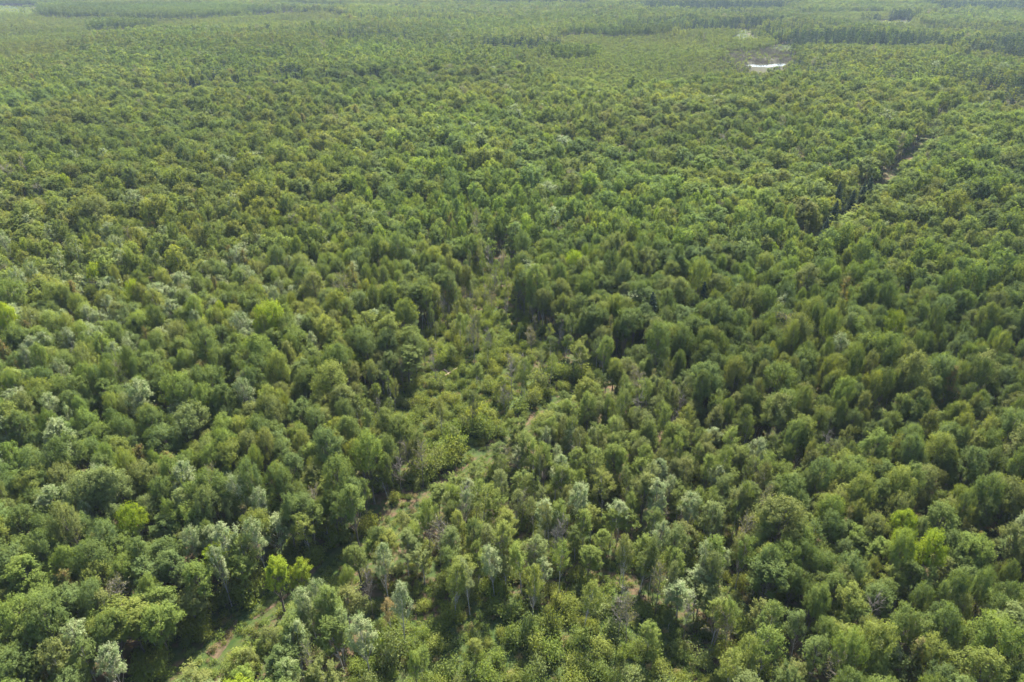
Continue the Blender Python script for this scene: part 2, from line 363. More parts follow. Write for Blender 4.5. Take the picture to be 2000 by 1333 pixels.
Z = {   # stands, listed weakest first; points are (across, down[, height the point is seen at])
 'young_mix': [poly([(560, 1700), (720, 1140), (800, 1060), (900, 960), (1000, 880), (1080, 810), (1200, 760), (1300, 720), (1420, 800), (1500, 900), (1530, 1010), (1560, 1130), (1500, 1250), (1500, 1700)], 6)],
 'thin': [poly([(650, 900), (690, 780), (760, 690), (830, 620), (880, 530), (925, 460, 8), (955, 460, 8), (1010, 520), (1050, 610), (1110, 690), (1120, 740), (1040, 820), (960, 890), (880, 940), (780, 960)], 3)],
 'open': [poly([(770, 850), (800, 760), (860, 690), (900, 640), (950, 610), (1000, 640), (1020, 690), (1060, 740), (1050, 790), (960, 860), (900, 900), (820, 900)], 1),
          poly([(640, 1700), (730, 1240), (800, 1190), (930, 1170), (1080, 1180), (1230, 1150), (1380, 1230), (1460, 1700)], 1)],
 'regrow': [poly([(-60, 130, 12), (-60, 24), (120, 26), (200, 36), (300, 43), (400, 38), (520, 32), (640, 26), (700, 40), (600, 62), (480, 66), (300, 66), (160, 72, 12), (120, 105, 12)], 5),
            poly([(1040, 165), (1010, 130), (1050, 100), (1080, 80), (1200, 73), (1300, 71), (1390, 84), (1425, 100), (1420, 128), (1390, 152, 12), (1230, 163, 12), (1110, 155, 12)], 5),
            poly([(420, 3), (500, 2), (700, 12), (640, 18), (520, 14), (430, 9)], 5),
            poly([(1180, 60), (1270, 50), (1380, 58), (1470, 60), (1440, 78), (1340, 76), (1270, 66)], 5),
            poly([(1380, 60), (1560, 58), (1570, 66), (1480, 92), (1420, 96), (1370, 84)], 4),
            poly([(1560, 26), (1720, 24), (1790, 44), (1900, 52), (1780, 58), (1640, 50), (1560, 40)], 5),
            poly([(1740, 150), (1950, 168), (2100, 178), (2100, 196), (1900, 188), (1800, 176)], 4)],
 'conifer': [poly([(982, 97), (985, 92), (1100, 92), (1100, 97)], 1),
             poly([(1372, 63), (1436, 63), (1436, 55), (1380, 55)], 1), poly([(1440, 55), (1530, 54), (1530, 47), (1440, 47)], 1),
             poly([(1478, 88), (1555, 89), (1560, 79), (1484, 79)], 1), poly([(1566, 92), (1664, 92), (1664, 78), (1570, 78)], 1),
             poly([(1690, 42), (1776, 42), (1776, 36), (1690, 36)], 1), poly([(1660, 92), (1860, 98), (1862, 84), (1780, 80), (1660, 78)], 1),
             poly([(1868, 104), (1930, 112), (2060, 120), (2060, 96), (1880, 92)], 1), poly([(1240, 22), (1560, 24), (1560, 16), (1240, 14)], 1),
             poly([(1800, 24), (2060, 26), (2060, 16), (1800, 15)], 1), poly([(1966, 205), (2060, 215), (2060, 186), (1972, 182)], 1),
             poly([(860, 10), (1180, 12), (1180, 6), (860, 5)], 1)],
 'tall_edge': [poly([(60, 32), (160, 41), (300, 44), (400, 41), (492, 35), (492, 22), (300, 24), (100, 24)], 1),
               poly([(-60, 12), (60, 11), (240, 9), (240, 3), (-60, 4)], 1),
               poly([(170, 67), (290, 62), (292, 54), (174, 58)], 1), poly([(1102, 125), (1184, 124), (1182, 117), (1106, 117)], 1),
               poly([(1110, 74), (1210, 71), (1320, 68), (1320, 64), (1200, 67), (1110, 70)], 1)],
 'marsh': [poly([(1400, 114), (1436, 101), (1500, 100), (1562, 96), (1566, 108), (1542, 130, 13), (1500, 137, 13), (1458, 135, 13), (1426, 126, 13)], 0)],
 'meadow': [poly([(1496, 100), (1515, 93), (1560, 84), (1566, 96), (1530, 103, 6)], 0), poly([(1430, 66), (1432, 57), (1478, 58), (1486, 68, 8), (1450, 72, 8), (1430, 68, 8)], 0),
            poly([(-80, 20), (-80, 12), (40, 12), (84, 15), (74, 21, 12), (-80, 22, 12)], 0), poly([(1716, 47, 5), (1776, 47, 5), (1776, 43), (1716, 42)], 0),
            poly([(1890, 196), (1900, 188), (1962, 190), (1968, 202, 12), (1930, 205, 12), (1888, 200, 12)], 0), poly([(470, 34), (640, 24), (660, 28), (500, 40)], 0)],
}
POND_POLY = poly([(1456, 128.5), (1470, 126.5), (1490, 127), (1512, 125.5), (1534, 124.5), (1538, 127.5), (1520, 131), (1497, 132.5), (1474, 131)], 0)

# small glade with the forked ruts beside the lane, lower down
FORK = poly([(395, 1290), (420, 1215), (470, 1170), (560, 1150), (610, 1095), (650, 1065), (700, 1070), (640, 1130), (560, 1190), (480, 1250), (430, 1310)], 0)

def stand(X, Y):
    c = np.full(X.shape, 'mature', dtype='U10')
    dd_ = np.hypot(X, Y)
    if dd_.max() > 420:
        k_ = np.clip((dd_ - 450) / 500, 0, 1)
        X0, Y0 = X, Y
        X = X + k_ * ((vnoise(X, Y, 70, 0) - 0.5) * 80 + (vnoise(X, Y, 22, 1) - 0.5) * 34)
        Y = Y + k_ * ((vnoise(X, Y, 70, 2) - 0.5) * 90 + (vnoise(X, Y, 22, 3) - 0.5) * 30)
    else: X0, Y0 = X, Y
    if dd_.max() > 420:                      # low growth in front of the tall far edges shows their dark faces
        for z in ('tall_edge', 'conifer'):
            for p in Z[z]:
                for q in (25, 50, 75, 100, 125): c[inside(p, X * (1 + q / dd_), Y * (1 + q / dd_))] = 'regrow'
    for z in ('young_mix', 'thin', 'regrow', 'open', 'tall_edge', 'conifer', 'marsh', 'meadow'):
        for p in Z[z]:
            if z in ('tall_edge', 'conifer'): c[inside(p, X, Y)] = z
            else:
                ja = (36.0 if z == 'marsh' else 26.0) if dd_.max() > 420 and z != 'open' else 0.0
                c[inside(p, X0 + (vnoise(X0, Y0, 14, 1) - 0.5) * ja, Y0 + (vnoise(X0, Y0, 14, 2) - 0.5) * ja * 1.3)] = z
    return c

PAL = {
 'mid green': (0.105, 0.140, 0.032), 'deep green': (0.089, 0.123, 0.031), 'fresh green': (0.119, 0.161, 0.032), 'yellowish green': (0.138, 0.165, 0.034),
 'olive green': (0.120, 0.139, 0.039), 'bluish green': (0.098, 0.136, 0.041), 'sage green': (0.127, 0.158, 0.051), 'bright lime': (0.155, 0.205, 0.014),
 'silvery': (0.145, 0.170, 0.080), 'pale greyish green': (0.144, 0.171, 0.070), 'rusty brown': (0.141, 0.102, 0.036), 'grey': (0.125, 0.125, 0.065), 'pinkish tan': (0.179, 0.150, 0.066),
 'dark needle green': (0.028, 0.050, 0.026),
}
PN = list(PAL)
pools = {   # palette weights per stand
 'mature': (['mid green', 'deep green', 'fresh green', 'yellowish green', 'olive green', 'bluish green', 'sage green', 'bright lime'], [26, 19, 18, 11, 9, 12, 9, 0.8]),
 'young': (['mid green', 'fresh green', 'yellowish green', 'olive green', 'sage green', 'deep green'], [18, 25, 26, 12, 14, 5]),
 'regrow': (['fresh green', 'yellowish green', 'mid green', 'sage green'], [32, 44, 2, 22]),
}
def grid(s, rmin, rmax, jit=0.42, half=41.0):
    """jittered hexagonal points over the wedge the camera and its neighbours can see"""
    ymax = rmax; xw = rmax * math.sin(R(half)) + 40
    ys = np.arange(-60 if rmin < 100 else 0, ymax, s * 0.866); xs = np.arange(-xw, xw, s)
    X, Y = np.meshgrid(xs, ys); X = X + (np.arange(len(ys)) % 2)[:, None] * s / 2
    X = X.ravel() + rng.normal(size=X.size) * s * jit * 0.5; Y = Y.ravel() + rng.normal(size=Y.size) * s * jit * 0.5
    d = np.hypot(X, Y)
    m = (d >= rmin) & (d < rmax) & ((np.abs(X) < Y * math.tan(R(half)) + 45) & (Y > 5))
    return X[m], Y[m]

T = []   # rows: x, y, kind index, H, W, tint name index, rotation
KINDS = ['maple', 'oval', 'slender', 'poplar', 'bare', 'halfbare', 'withered', 'spruce', 'shrub', 'weed']
KI = {k: i for i, k in enumerate(KINDS)}
def emit(X, Y, kinds, H, Wd, tint):
    T.append(np.stack([X, Y, kinds, H, Wd, tint, rng.random(len(X)) * 6.283], 1))
def pick(names, wts, n, X, Y):
    w_ = np.array(wts, float); cdf = np.cumsum(w_) / w_.sum()
    u = 0.55 * rng.random(n) + 0.45 * vnoise(X, Y, 11, 3)            # neighbours are often of one sort
    u = np.clip((u - 0.08) / 0.84, 0, 0.9999)
    prm = np.random.default_rng(3).permutation(len(names))
    c2 = np.cumsum(w_[prm]) / w_.sum()
    k = prm[np.searchsorted(c2, u).clip(0, len(names) - 1)]
    return np.array([PN.index(names[i]) for i in k])

HERO = [  # (across, down of the crown's middle, kind, H, W, colour)
 (540, 1128, 'oval', 12, 6.0, 'bright lime'), (592, 1128, 'oval', 10, 4.8, 'bright lime'), (262, 1030, 'maple', 14, 5.6, 'bright lime'), (1810, 1082, 'maple', 15, 7.0, 'bright lime'),
 (1745, 650, 'maple', 18, 7.6, 'bright lime'), (1748, 690, 'oval', 16, 7.0, 'fresh green'), (18, 635, 'maple', 17, 7.4, 'bright lime'), (186, 545, 'maple', 16, 6.0, 'bright lime'), (255, 580, 'maple', 16, 6.0, 'bright lime'),
 (200, 690, 'oval', 17, 7.0, 'fresh green'), (1590, 620, 'maple', 17, 7.4, 'yellowish green'), (900, 1030, 'oval', 12, 4.2, 'yellowish green'),
 (135, 1150, 'withered', 12, 5.4, 'rusty brown'), (448, 505, 'withered', 15, 6.5, 'rusty brown'), (474, 512, 'withered', 15, 6.0, 'rusty brown'), (415, 568, 'withered', 14, 5.5, 'rusty brown'),
 (58, 655, 'withered', 15, 6.5, 'rusty brown'), (18, 690, 'withered', 15, 7, 'rusty brown'), (150, 642, 'withered', 13, 4.5, 'rusty brown'), (285, 665, 'withered', 14, 4.5, 'rusty brown'), (70, 745, 'withered', 12, 5, 'rusty brown'), (270, 905, 'withered', 12, 6.0, 'rusty brown'),
 (1193, 642, 'withered', 13, 4.4, 'pinkish tan'), (1276, 745, 'withered', 12, 4.4, 'pinkish tan'), (1655, 1022, 'withered', 12, 3.2, 'pinkish tan'), (97, 1320, 'withered', 9, 3.6, 'rusty brown'), (760, 1190, 'slender', 10, 3.4, 'pinkish tan'),
 (208, 945, 'poplar', 15, 5.4, 'silvery'), (352, 950, 'poplar', 15, 6.2, 'silvery'), (472, 968, 'poplar', 15, 5.6, 'silvery'), (510, 985, 'poplar', 14, 4.6, 'silvery'), (448, 1065, 'poplar', 14, 6.2, 'silvery'), (432, 1112, 'poplar', 13, 4.2, 'silvery'), (505, 1050, 'poplar', 14, 5, 'pale greyish green'),
 (172, 1010, 'poplar', 12, 4.4, 'silvery'), (372, 1062, 'poplar', 13, 4.5, 'pale greyish green'), (220, 1300, 'poplar', 12, 5.0, 'silvery'), (150, 1250, 'poplar', 12, 5.6, 'pale greyish green'),
 (28, 560, 'poplar', 18, 7.4, 'silvery'), (15, 480, 'poplar', 18, 7, 'silvery'), (75, 540, 'poplar', 17, 6.4, 'pale greyish green'), (105, 470, 'poplar', 17, 6.4, 'silvery'), (60, 445, 'poplar', 17, 6, 'silvery'), (110, 520, 'poplar', 17, 5.5, 'silvery'), (208, 605, 'poplar', 15, 5.4, 'silvery'), (170, 625, 'poplar', 14, 5.0, 'silvery'),
 (150, 500, 'poplar', 17, 6, 'pale greyish green'), (235, 490, 'poplar', 17, 8, 'pale greyish green'), (65, 690, 'poplar', 15, 6.4, 'silvery'), (50, 710, 'poplar', 14, 5, 'silvery'), (140, 670, 'poplar', 15, 5.4, 'silvery'), (380, 600, 'poplar', 15, 5.4, 'silvery'), (320, 470, 'poplar', 16, 7, 'pale greyish green'),
 (10, 400, 'poplar', 17, 6, 'pale greyish green'), (120, 730, 'poplar', 14, 5, 'pale greyish green'), (1645, 690, 'poplar', 16, 6.6, 'pale greyish green'), (1610, 700, 'poplar', 14, 5, 'pale greyish green'), (1790, 730, 'poplar', 15, 6, 'pale greyish green'),
 (605, 1180, 'poplar', 13, 4.6, 'pale greyish green'), (640, 1165, 'poplar', 13, 4.2, 'pale greyish green'), (750, 1100, 'poplar', 14, 4.4, 'pale greyish green'), (782, 1185, 'poplar', 14, 4.6, 'silvery'), (712, 1245, 'poplar', 14, 5.6, 'pale greyish green'),
 (578, 1262, 'poplar', 12, 4.6, 'pale greyish green'), (660, 1235, 'poplar', 12, 4.0, 'sage green'), (965, 1095, 'poplar', 13, 4.8, 'pale greyish green'), (1095, 1088, 'slender', 13, 4.4, 'fresh green'), (1040, 1150, 'slender', 12, 3.8, 'yellowish green'), (1145, 1165, 'slender', 12, 4.8, 'yellowish green'),
 (885, 1135, 'slender', 13, 5.0, 'yellowish green'), (915, 1130, 'slender', 13, 4.6, 'pale greyish green'), (570, 1320, 'poplar', 11, 5, 'sage green'), (610, 1290, 'halfbare', 12, 4, 'pale greyish green'), (1215, 1170, 'bare', 13, 4.6, 'grey'), (1232, 1185, 'halfbare', 12, 4.4, 'grey'),
 (1100, 1040, 'bare', 12, 4, 'grey'), (1078, 1048, 'bare', 12, 4, 'grey'), (925, 655, 'halfbare', 15, 5, 'grey'), (1000, 725, 'bare', 13, 5, 'grey'), (960, 505, 'bare', 14, 4, 'grey'), (718, 1130, 'bare', 13, 3.6, 'grey'), (1710, 1195, 'bare', 13, 5, 'grey'), (1290, 1130, 'halfbare', 12, 4, 'grey'),
 (410, 945, 'halfbare', 13, 5, 'grey'), (1455, 1040, 'halfbare', 13, 4.6, 'grey'), (1500, 985, 'halfbare', 13, 4.4, 'grey'), (1345, 1190, 'bare', 10, 4, 'grey'), (1610, 870, 'bare', 14, 5, 'grey'), (985, 770, 'bare', 9, 4, 'grey'), (850, 700, 'bare', 12, 4, 'grey'),
 (1640, 385, 'spruce', 19, 6.6, 'dark needle green'), (1662, 395, 'spruce', 16, 5.6, 'dark needle green'), (1700, 372, 'spruce', 19, 6.4, 'dark needle green'), (1684, 380, 'spruce', 17, 5.5, 'dark needle green'), (1625, 420, 'spruce', 17, 6, 'dark needle green'), (1608, 450, 'spruce', 15, 5, 'dark needle green'),
 (1515, 530, 'spruce', 18, 6.5, 'mid green'), (1275, 600, 'spruce', 15, 5, 'dark needle green'), (1380, 575, 'spruce', 15, 5, 'dark needle green'), (1150, 800, 'oval', 13, 5.5, 'mid green'),
 (1450, 590, 'maple', 18, 9.0, 'olive green'), (1500, 560, 'maple', 17, 8, 'mid green'), (1300, 600, 'oval', 17, 7, 'mid green'), (400, 690, 'maple', 18, 10, 'mid green'), (520, 700, 'maple', 18, 11, 'fresh green'), (1930, 1260, 'maple', 16, 8.5, 'fresh green'), (1700, 1260, 'maple', 15, 7.5, 'yellowish green'),
 (650, 940, 'maple', 16, 7.5, 'mid green'), (720, 900, 'maple', 16, 7.5, 'fresh green'), (690, 990, 'oval', 15, 7, 'mid green'), (1180, 690, 'oval', 14, 6, 'fresh green'),
]
hx = []
for (px, py, k, H, Wd, c) in HERO:
    x, y = W(px, py, H * 0.66); hx.append((x, y, KI[k], H * 0.95, Wd * (0.68 if k != 'spruce' else 1.05), PN.index(c), random.Random(px * 7 + py).random() * 6.283))
hero = np.array(hx); T.append(hero)

def clear_of(X, Y, Wd, gap_l=2.8, gap_r=3.6):
    d, s = dist_line(LANE, X, Y)
    r_ = np.hypot(X, Y); f = (0.75 + 0.5 * vnoise(X, Y, 14, 2)) * np.interp(r_, [80, 100, 120, 150, 215, 245, 400, 470], [1.05, 1.1, 1.05, 0.72, 0.42, 1.0, 0.95, 0.5])   # the crowns nearly close over its middle stretch
    ok = np.where(s > 0, d > (gap_r + Wd * 0.12) * f, d > (gap_l + Wd * 0.18) * f)
    ok &= ~inside(FORK, X, Y)
    for q in (3.5, 7): ok &= ~(inside(FORK, X * (1 + q / r_), Y * (1 + q / r_)) & (s > 0))
    return ok
def clear_of_heroes(X, Y, f=0.36):
    ok = np.ones(X.shape, bool)
    for h in hero:
        m = np.hypot(X - h[0], Y - h[1]) < h[4] * f + 1.1; ok &= ~m
    return ok

# mature canopy
B = [grid(3.75, 0, 260), grid(5.6, 260, 1200), grid(6.0, 1200, 2700)]; X = np.concatenate([b_[0] for b_ in B]); Y = np.concatenate([b_[1] for b_ in B]); st = stand(X, Y); n = len(X)
dq = np.hypot(X, Y); sf = 0.70 * np.where(dq > 1200, 1.67, np.where(dq > 260, 1.48, 1.0))
Wd = np.clip(rng.normal(5.9, 1.5, n) * np.where(rng.random(n) < 0.06, 1.4, 1) + (vnoise(X, Y, 60, 0) - 0.5) * 2.4, 3.2, 10.5) * sf; Hh = np.clip(rng.normal(12.6, 1.9, n) + (Wd - 6) * 0.6 + (vnoise(X, Y, 40, 1) - 0.5) * 3 + (vnoise(X, Y, 130, 3) - 0.5) * 5, 8, 19)
near_thin = vnoise(X, Y, 17, 2)
kk = np.where(rng.random(n) < 0.68, KI['maple'], KI['oval'])
ti = pick(*pools['mature'], n, X, Y)
u = rng.random(n)
left_poplar = np.exp(-((X + 105) / 45) ** 2 - ((Y - 160) / 70) ** 2)
pop = u < 0.014 + 0.24 * left_poplar
kk = np.where(pop, KI['poplar'], kk); ti = np.where(pop, np.where(rng.random(n) < 0.25, PN.index('silvery'), PN.index('pale greyish green')), ti)
br = (u > 0.990); kk = np.where(br, KI['halfbare'], kk); ti = np.where(br, PN.index('grey'), ti)
wi = (u > 0.982) & ~br; kk = np.where(wi, KI['withered'], kk); ti = np.where(wi, np.where(rng.random(n) < 0.5, PN.index('rusty brown'), PN.index('pinkish tan')), ti)
far_con = (vnoise(X, Y, 90, 3) > 0.62) & (np.hypot(X, Y) > 560) & (rng.random(n) < 0.5) & (X > -250)
kk = np.where(far_con, KI['spruce'], kk); ti = np.where(far_con, PN.index('dark needle green'), ti); Wd = np.where(far_con, 5.0, Wd)
m = (st == 'mature') & clear_of(X, Y, Wd) & clear_of_heroes(X, Y) & (rng.random(n) > 0.05 + 0.22 * (vnoise(X, Y, 25, 0) > 0.74))
emit(X[m], Y[m], kk[m], Hh[m], Wd[m], ti[m])
# subcanopy saplings filling between the near crowns
X, Y = grid(5.2, 0, 330, 0.6); st = stand(X, Y); n = len(X)
m = (st == 'mature') & clear_of(X, Y, 3, 2.6, 3.0)
emit(X[m], Y[m], np.full(m.sum(), KI['slender']), rng.uniform(7, 11.5, m.sum()), rng.uniform(3.2, 5.2, m.sum()), pick(*pools['mature'], m.sum(), X[m], Y[m]))
# young stand
X, Y = grid(3.0, 0, 400, 0.55); st = stand(X, Y); n = len(X)
kk = np.choose(np.searchsorted([0.66, 0.80, 0.90, 0.955], rng.random(n)), [KI['slender'], KI['oval'], KI['poplar'], KI['halfbare'], KI['bare']])
ti = pick(*pools['young'], n, X, Y)
ti = np.where(kk == KI['poplar'], PN.index('pale greyish green'), ti); ti = np.where((kk == KI['bare']) | (kk == KI['halfbare']), PN.index('grey'), ti)
Wd = rng.uniform(2.3, 4.6, n); Hh = rng.uniform(7, 12.5, n)
m = (st == 'young_mix') & clear_of(X, Y, Wd, 2.6, 3.0) & clear_of_heroes(X, Y) & (rng.random(n) > 0.12 + 0.35 * (vnoise(X, Y, 14, 1) > 0.62))
emit(X[m], Y[m], kk[m], Hh[m], Wd[m], ti[m])
# thin stand around the opening
X, Y = grid(4.6, 0, 400, 0.6); st = stand(X, Y); n = len(X)
kk = np.choose(np.searchsorted([0.62, 0.76, 0.90], rng.random(n)), [KI['slender'], KI['oval'], KI['halfbare'], KI['bare']])
ti = pick(*pools['young'], n, X, Y); ti = np.where((kk == KI['bare']) | (kk == KI['halfbare']), PN.index('grey'), ti)
m = ((st == 'thin') | ((st == 'open') & (rng.random(n) < np.where(Y < 100, 0.24, 0.42)))) & clear_of(X, Y, 3) & clear_of_heroes(X, Y) & (rng.random(n) > 0.15)
emit(X[m], Y[m], kk[m], rng.uniform(5, 11, m.sum()), rng.uniform(1.6, 3.4, m.sum()), ti[m])
# regrowth, dense and low
X, Y = grid(4.4, 300, 2700); st = stand(X, Y); m = (st == 'regrow')
emit(X[m], Y[m], np.full(m.sum(), KI['oval']), rng.uniform(4, 7.5, m.sum()) * (0.8 + 0.6 * vnoise(X[m], Y[m], 50, 0)) * np.where(rng.random(m.sum()) < 0.06, 1.7, 1), rng.uniform(3.4, 5.6, m.sum()), pick(*pools['regrow'], m.sum(), X[m], Y[m]))
# scattered low bushes in the far marsh and meadows
X, Y = grid(4.4, 300, 2700); st = stand(X, Y); m = ((st == 'marsh') & (rng.random(len(X)) < 0.22 + 0.4 * (vnoise(X, Y, 18, 3) > 0.58)) & ~inside(POND_POLY, X, Y)) | ((st == 'meadow') & (rng.random(len(X)) < 0.25))
for q_ in (15, 30, 45): m &= ~inside(POND_POLY, X * (1 + q_ / np.hypot(X, Y)), Y * (1 + q_ / np.hypot(X, Y)))
emit(X[m], Y[m], np.full(m.sum(), KI['shrub']), rng.uniform(1.2, 3.2, m.sum()), rng.uniform(2, 4.2, m.sum()), pick(*pools['regrow'], m.sum(), X[m], Y[m]))
# conifer stands, and tall edges
X, Y = grid(4.6, 300, 2700); st = stand(X, Y); m = (st == 'conifer') & (rng.random(len(X)) < 0.35 + 0.8 * vnoise(X, Y, 30, 2))
emit(X[m], Y[m], np.where(rng.random(m.sum()) < 0.7, KI['spruce'], KI['oval']), rng.uniform(8, 18, m.sum()), rng.uniform(4.4, 6, m.sum()), np.where(rng.random(m.sum()) < 0.7, PN.index('dark needle green'), PN.index('deep green')))
X, Y = grid(5.6, 300, 2700); st = stand(X, Y); m = st == 'tall_edge'
emit(X[m], Y[m], np.where(rng.random(m.sum()) < 0.5, KI['oval'], KI['maple']), rng.uniform(12, 20, m.sum()), rng.uniform(4.5, 7.5, m.sum()), np.full(m.sum(), PN.index('deep green')))
# bushes: open ground, young stand floor, lane edges, meadows
X, Y = grid(2.3, 0, 330, 0.7); st = stand(X, Y); n = len(X)
d, s = dist_line(LANE, X, Y)
p = np.select([st == 'open', st == 'thin', st == 'young_mix'], [0.52, 0.52, 0.55], 0.12)
p = np.where((d > 3.2) & (d < 8.5), np.where(s < 0, 0.75, 0.5), p)
p = p * np.where(vnoise(X, Y, 7, 0) > 0.36, 1.25, 0.4)
m = (rng.random(n) < p) & (d > 2.6) & ~(inside(FORK, X, Y) & (rng.random(n) < 0.9))
sz = rng.uniform(0.45, 1.15, n) * np.where((d > 4) & (d < 9) & (s < 0), 1.35, 1.0) * np.where(st == 'open', 1.12, 1.0)
emit(X[m], Y[m], np.full(m.sum(), KI['shrub']), 2.6 * sz[m] * rng.uniform(0.8, 1.35, m.sum()), 3.0 * sz[m], pick(['fresh green', 'mid green', 'yellowish green', 'sage green', 'bluish green'], [34, 18, 30, 12, 6], m.sum(), X[m], Y[m]))
T = np.concatenate(T)
d, s = dist_line(LANE, T[:, 0], T[:, 1])       # lower growth along the sunny side of the lane
rr_ = np.hypot(T[:, 0], T[:, 1]); near_lane = (s > 0) & ((rr_ < 150) | ((rr_ > 240) & (d < 10))) & (d < 15) & (T[:, 2] != KI['shrub']) & (np.arange(len(T)) >= len(hero))
T[:, 3] *= np.where(near_lane, 0.68 + 0.32 * np.clip((d - 4) / 9, 0, 1), 1)

# ------------------------------------------------------------------ objects
def tag(o, label=None, cat=None, group=None, kind=None):
    if label: o['label'] = label
    if cat: o['category'] = cat
    if group: o['group'] = group
    if kind: o['kind'] = kind
    return o

# ground
def sheet(name, xs, ys, mat, dz=0.0):
    X, Y = np.meshgrid(xs, ys); Zz = height(X, Y) + dz
    v = np.stack([X, Y, Zz], -1).reshape(-1, 3); nx, ny = len(xs), len(ys)
    i = (np.arange(ny - 1)[:, None] * nx + np.arange(nx - 1)).ravel()
    f = np.stack([i, i + 1, i + nx + 1, i + nx], 1)
    me = bpy.data.meshes.new(name); me.vertices.add(len(v)); me.vertices.foreach_set('co', v.astype(np.float32).ravel())
    me.loops.add(len(f) * 4); me.loops.foreach_set('vertex_index', f.astype(np.int32).ravel())
    me.polygons.add(len(f)); me.polygons.foreach_set('loop_start', np.arange(len(f), dtype=np.int32) * 4)
    me.materials.append(mat); me.update(calc_edges=True); me.shade_smooth()
    o = bpy.data.objects.new(name, me); COL.objects.link(o); return o
gx = np.unique(np.r_[np.arange(-240, 361, 3.0), np.linspace(-1800, 1800, 160), np.array([-12000, -7000, -4000, -2600, 2600, 4000, 7000, 12000])])
gy = np.unique(np.r_[np.arange(0, 501, 3.0), np.linspace(500, 2800, 150), np.array([-3000, -800, -200, -60, 3600, 5000, 8000, 14000])])
tag(sheet('ground', gx, gy, M_GROUND), kind='structure')

def flat_patch(name, P, mat, dz, kind='structure', cell=3.0, rag=1.0):
    """a sheet following the ground inside a polygon, with a ragged edge"""
    P = np.asarray(P); x0, y0 = P.min(0) - cell * 2; x1, y1 = P.max(0) + cell * 2
    xs = np.arange(x0, x1, cell); ys = np.arange(y0, y1, cell)
    X, Y = np.meshgrid(xs, ys); cx, cyy = (X[:-1, :-1] + X[1:, 1:]) / 2, (Y[:-1, :-1] + Y[1:, 1:]) / 2
    k = inside(P, cx + (vnoise(cx, cyy, 5 * cell, 0) - 0.5) * rag * cell * 6, cyy + (vnoise(cx, cyy, 5 * cell, 1) - 0.5) * rag * cell * 6)
    nx = len(xs); idx = np.arange(X.size).reshape(X.shape)
    f = np.stack([idx[:-1, :-1][k], idx[:-1, 1:][k], idx[1:, 1:][k], idx[1:, :-1][k]], 1)
    v = np.stack([X, Y, height(X, Y) + dz], -1).reshape(-1, 3)
    used, inv = np.unique(f, return_inverse=True); v = v[used]; f = inv.reshape(f.shape)
    me = bpy.data.meshes.new(name); me.from_pydata(v.tolist(), [], f.tolist()); me.materials.append(mat); me.shade_smooth()
    o = bpy.data.objects.new(name, me); COL.objects.link(o); tag(o, kind=kind); return o

for q in Z['meadow']: flat_patch('meadow_ground', q, M_GRASS, 0.05, cell=5.0, rag=1.4)
flat_patch('marsh_ground', Z['marsh'][0], M_MARSH, 0.05, cell=4.0, rag=2.2)
for q in Z['open']: flat_patch('brush_ground', q, M_BRUSH, 0.03, cell=1.0, rag=1.5)

# pond water
mw, N, L = new_mat('pond_water')
b = N.new('ShaderNodeBsdfPrincipled'); b.inputs['Base Color'].default_value = (0.05, 0.06, 0.06, 1); b.inputs['Roughness'].default_value = 0.08; b.inputs['IOR'].default_value = 1.33
no = N.new('ShaderNodeTexNoise'); no.inputs['Scale'].default_value = 0.6; bu = N.new('ShaderNodeBump'); bu.inputs['Strength'].default_value = 0.25
L.new(no.outputs['Fac'], bu.inputs['Height']); L.new(bu.outputs[0], b.inputs['Normal'])
o = N.new('ShaderNodeOutputMaterial'); L.new(b.outputs[0], o.inputs['Surface'])
tag(flat_patch('pond_water', POND_POLY, mw, 0.12, cell=2.0), kind='structure')

# the lane: a grassy strip with worn wheel ruts, one sheet whose colour follows its own width
def ribbon(name, L_, half, mat, dz, step=0.8, cols=13, wob=0.8):
    L_ = np.asarray(L_); seg = np.hypot(*np.diff(L_, axis=0).T); cum = np.r_[0, np.cumsum(seg)]
    t = np.arange(0, cum[-1], step)
    # smooth the corners
    cx, cyy = np.interp(t, cum, L_[:, 0]), np.interp(t, cum, L_[:, 1])
    ker = np.ones(15) / 15; pad = lambda a: np.convolve(np.r_[np.full(7, a[0]), a, np.full(7, a[-1])], ker, 'valid')
    cx, cyy = pad(cx), pad(cyy)
    dx, dy = np.gradient(cx), np.gradient(cyy); ln = np.hypot(dx, dy); nxx, nyy = dy / ln, -dx / ln
    s = np.linspace(-1, 1, cols); ww = half * (1 + (vnoise(cx, cyy, 5, 2) - 0.5) * wob)
    X = cx[:, None] + nxx[:, None] * s * ww[:, None]; Y = cyy[:, None] + nyy[:, None] * s * ww[:, None]
    Zz = height(X, Y) + dz - 0.06 * np.exp(-((np.abs(s)[None] * half - 0.95) / 0.35) ** 2)
    v = np.stack([X, Y, Zz], -1).reshape(-1, 3); idx = np.arange(X.size).reshape(X.shape)
    f = np.stack([idx[:-1, :-1], idx[:-1, 1:], idx[1:, 1:], idx[1:, :-1]], -1).reshape(-1, 4)
    me = bpy.data.meshes.new(name); me.from_pydata(v.tolist(), [], f.tolist()); me.materials.append(mat)
    at = me.attributes.new('across', 'FLOAT', 'POINT'); at.data.foreach_set('value', np.tile(s * half, len(t)).astype(np.float32))
    me.shade_smooth(); o = bpy.data.objects.new(name, me); COL.objects.link(o); return o
ml, N, L = new_mat('lane_grass_and_ruts')
geo = N.new('ShaderNodeNewGeometry'); at = N.new('ShaderNodeAttribute'); at.attribute_name = 'across'
n1 = N.new('ShaderNodeTexNoise'); n1.inputs['Scale'].default_value = 1.5; n1.inputs['Detail'].default_value = 6; L.new(geo.outputs['Position'], n1.inputs['Vector'])
n2 = N.new('ShaderNodeTexNoise'); n2.inputs['Scale'].default_value = 0.11; n2.inputs['Detail'].default_value = 4; L.new(geo.outputs['Position'], n2.inputs['Vector'])
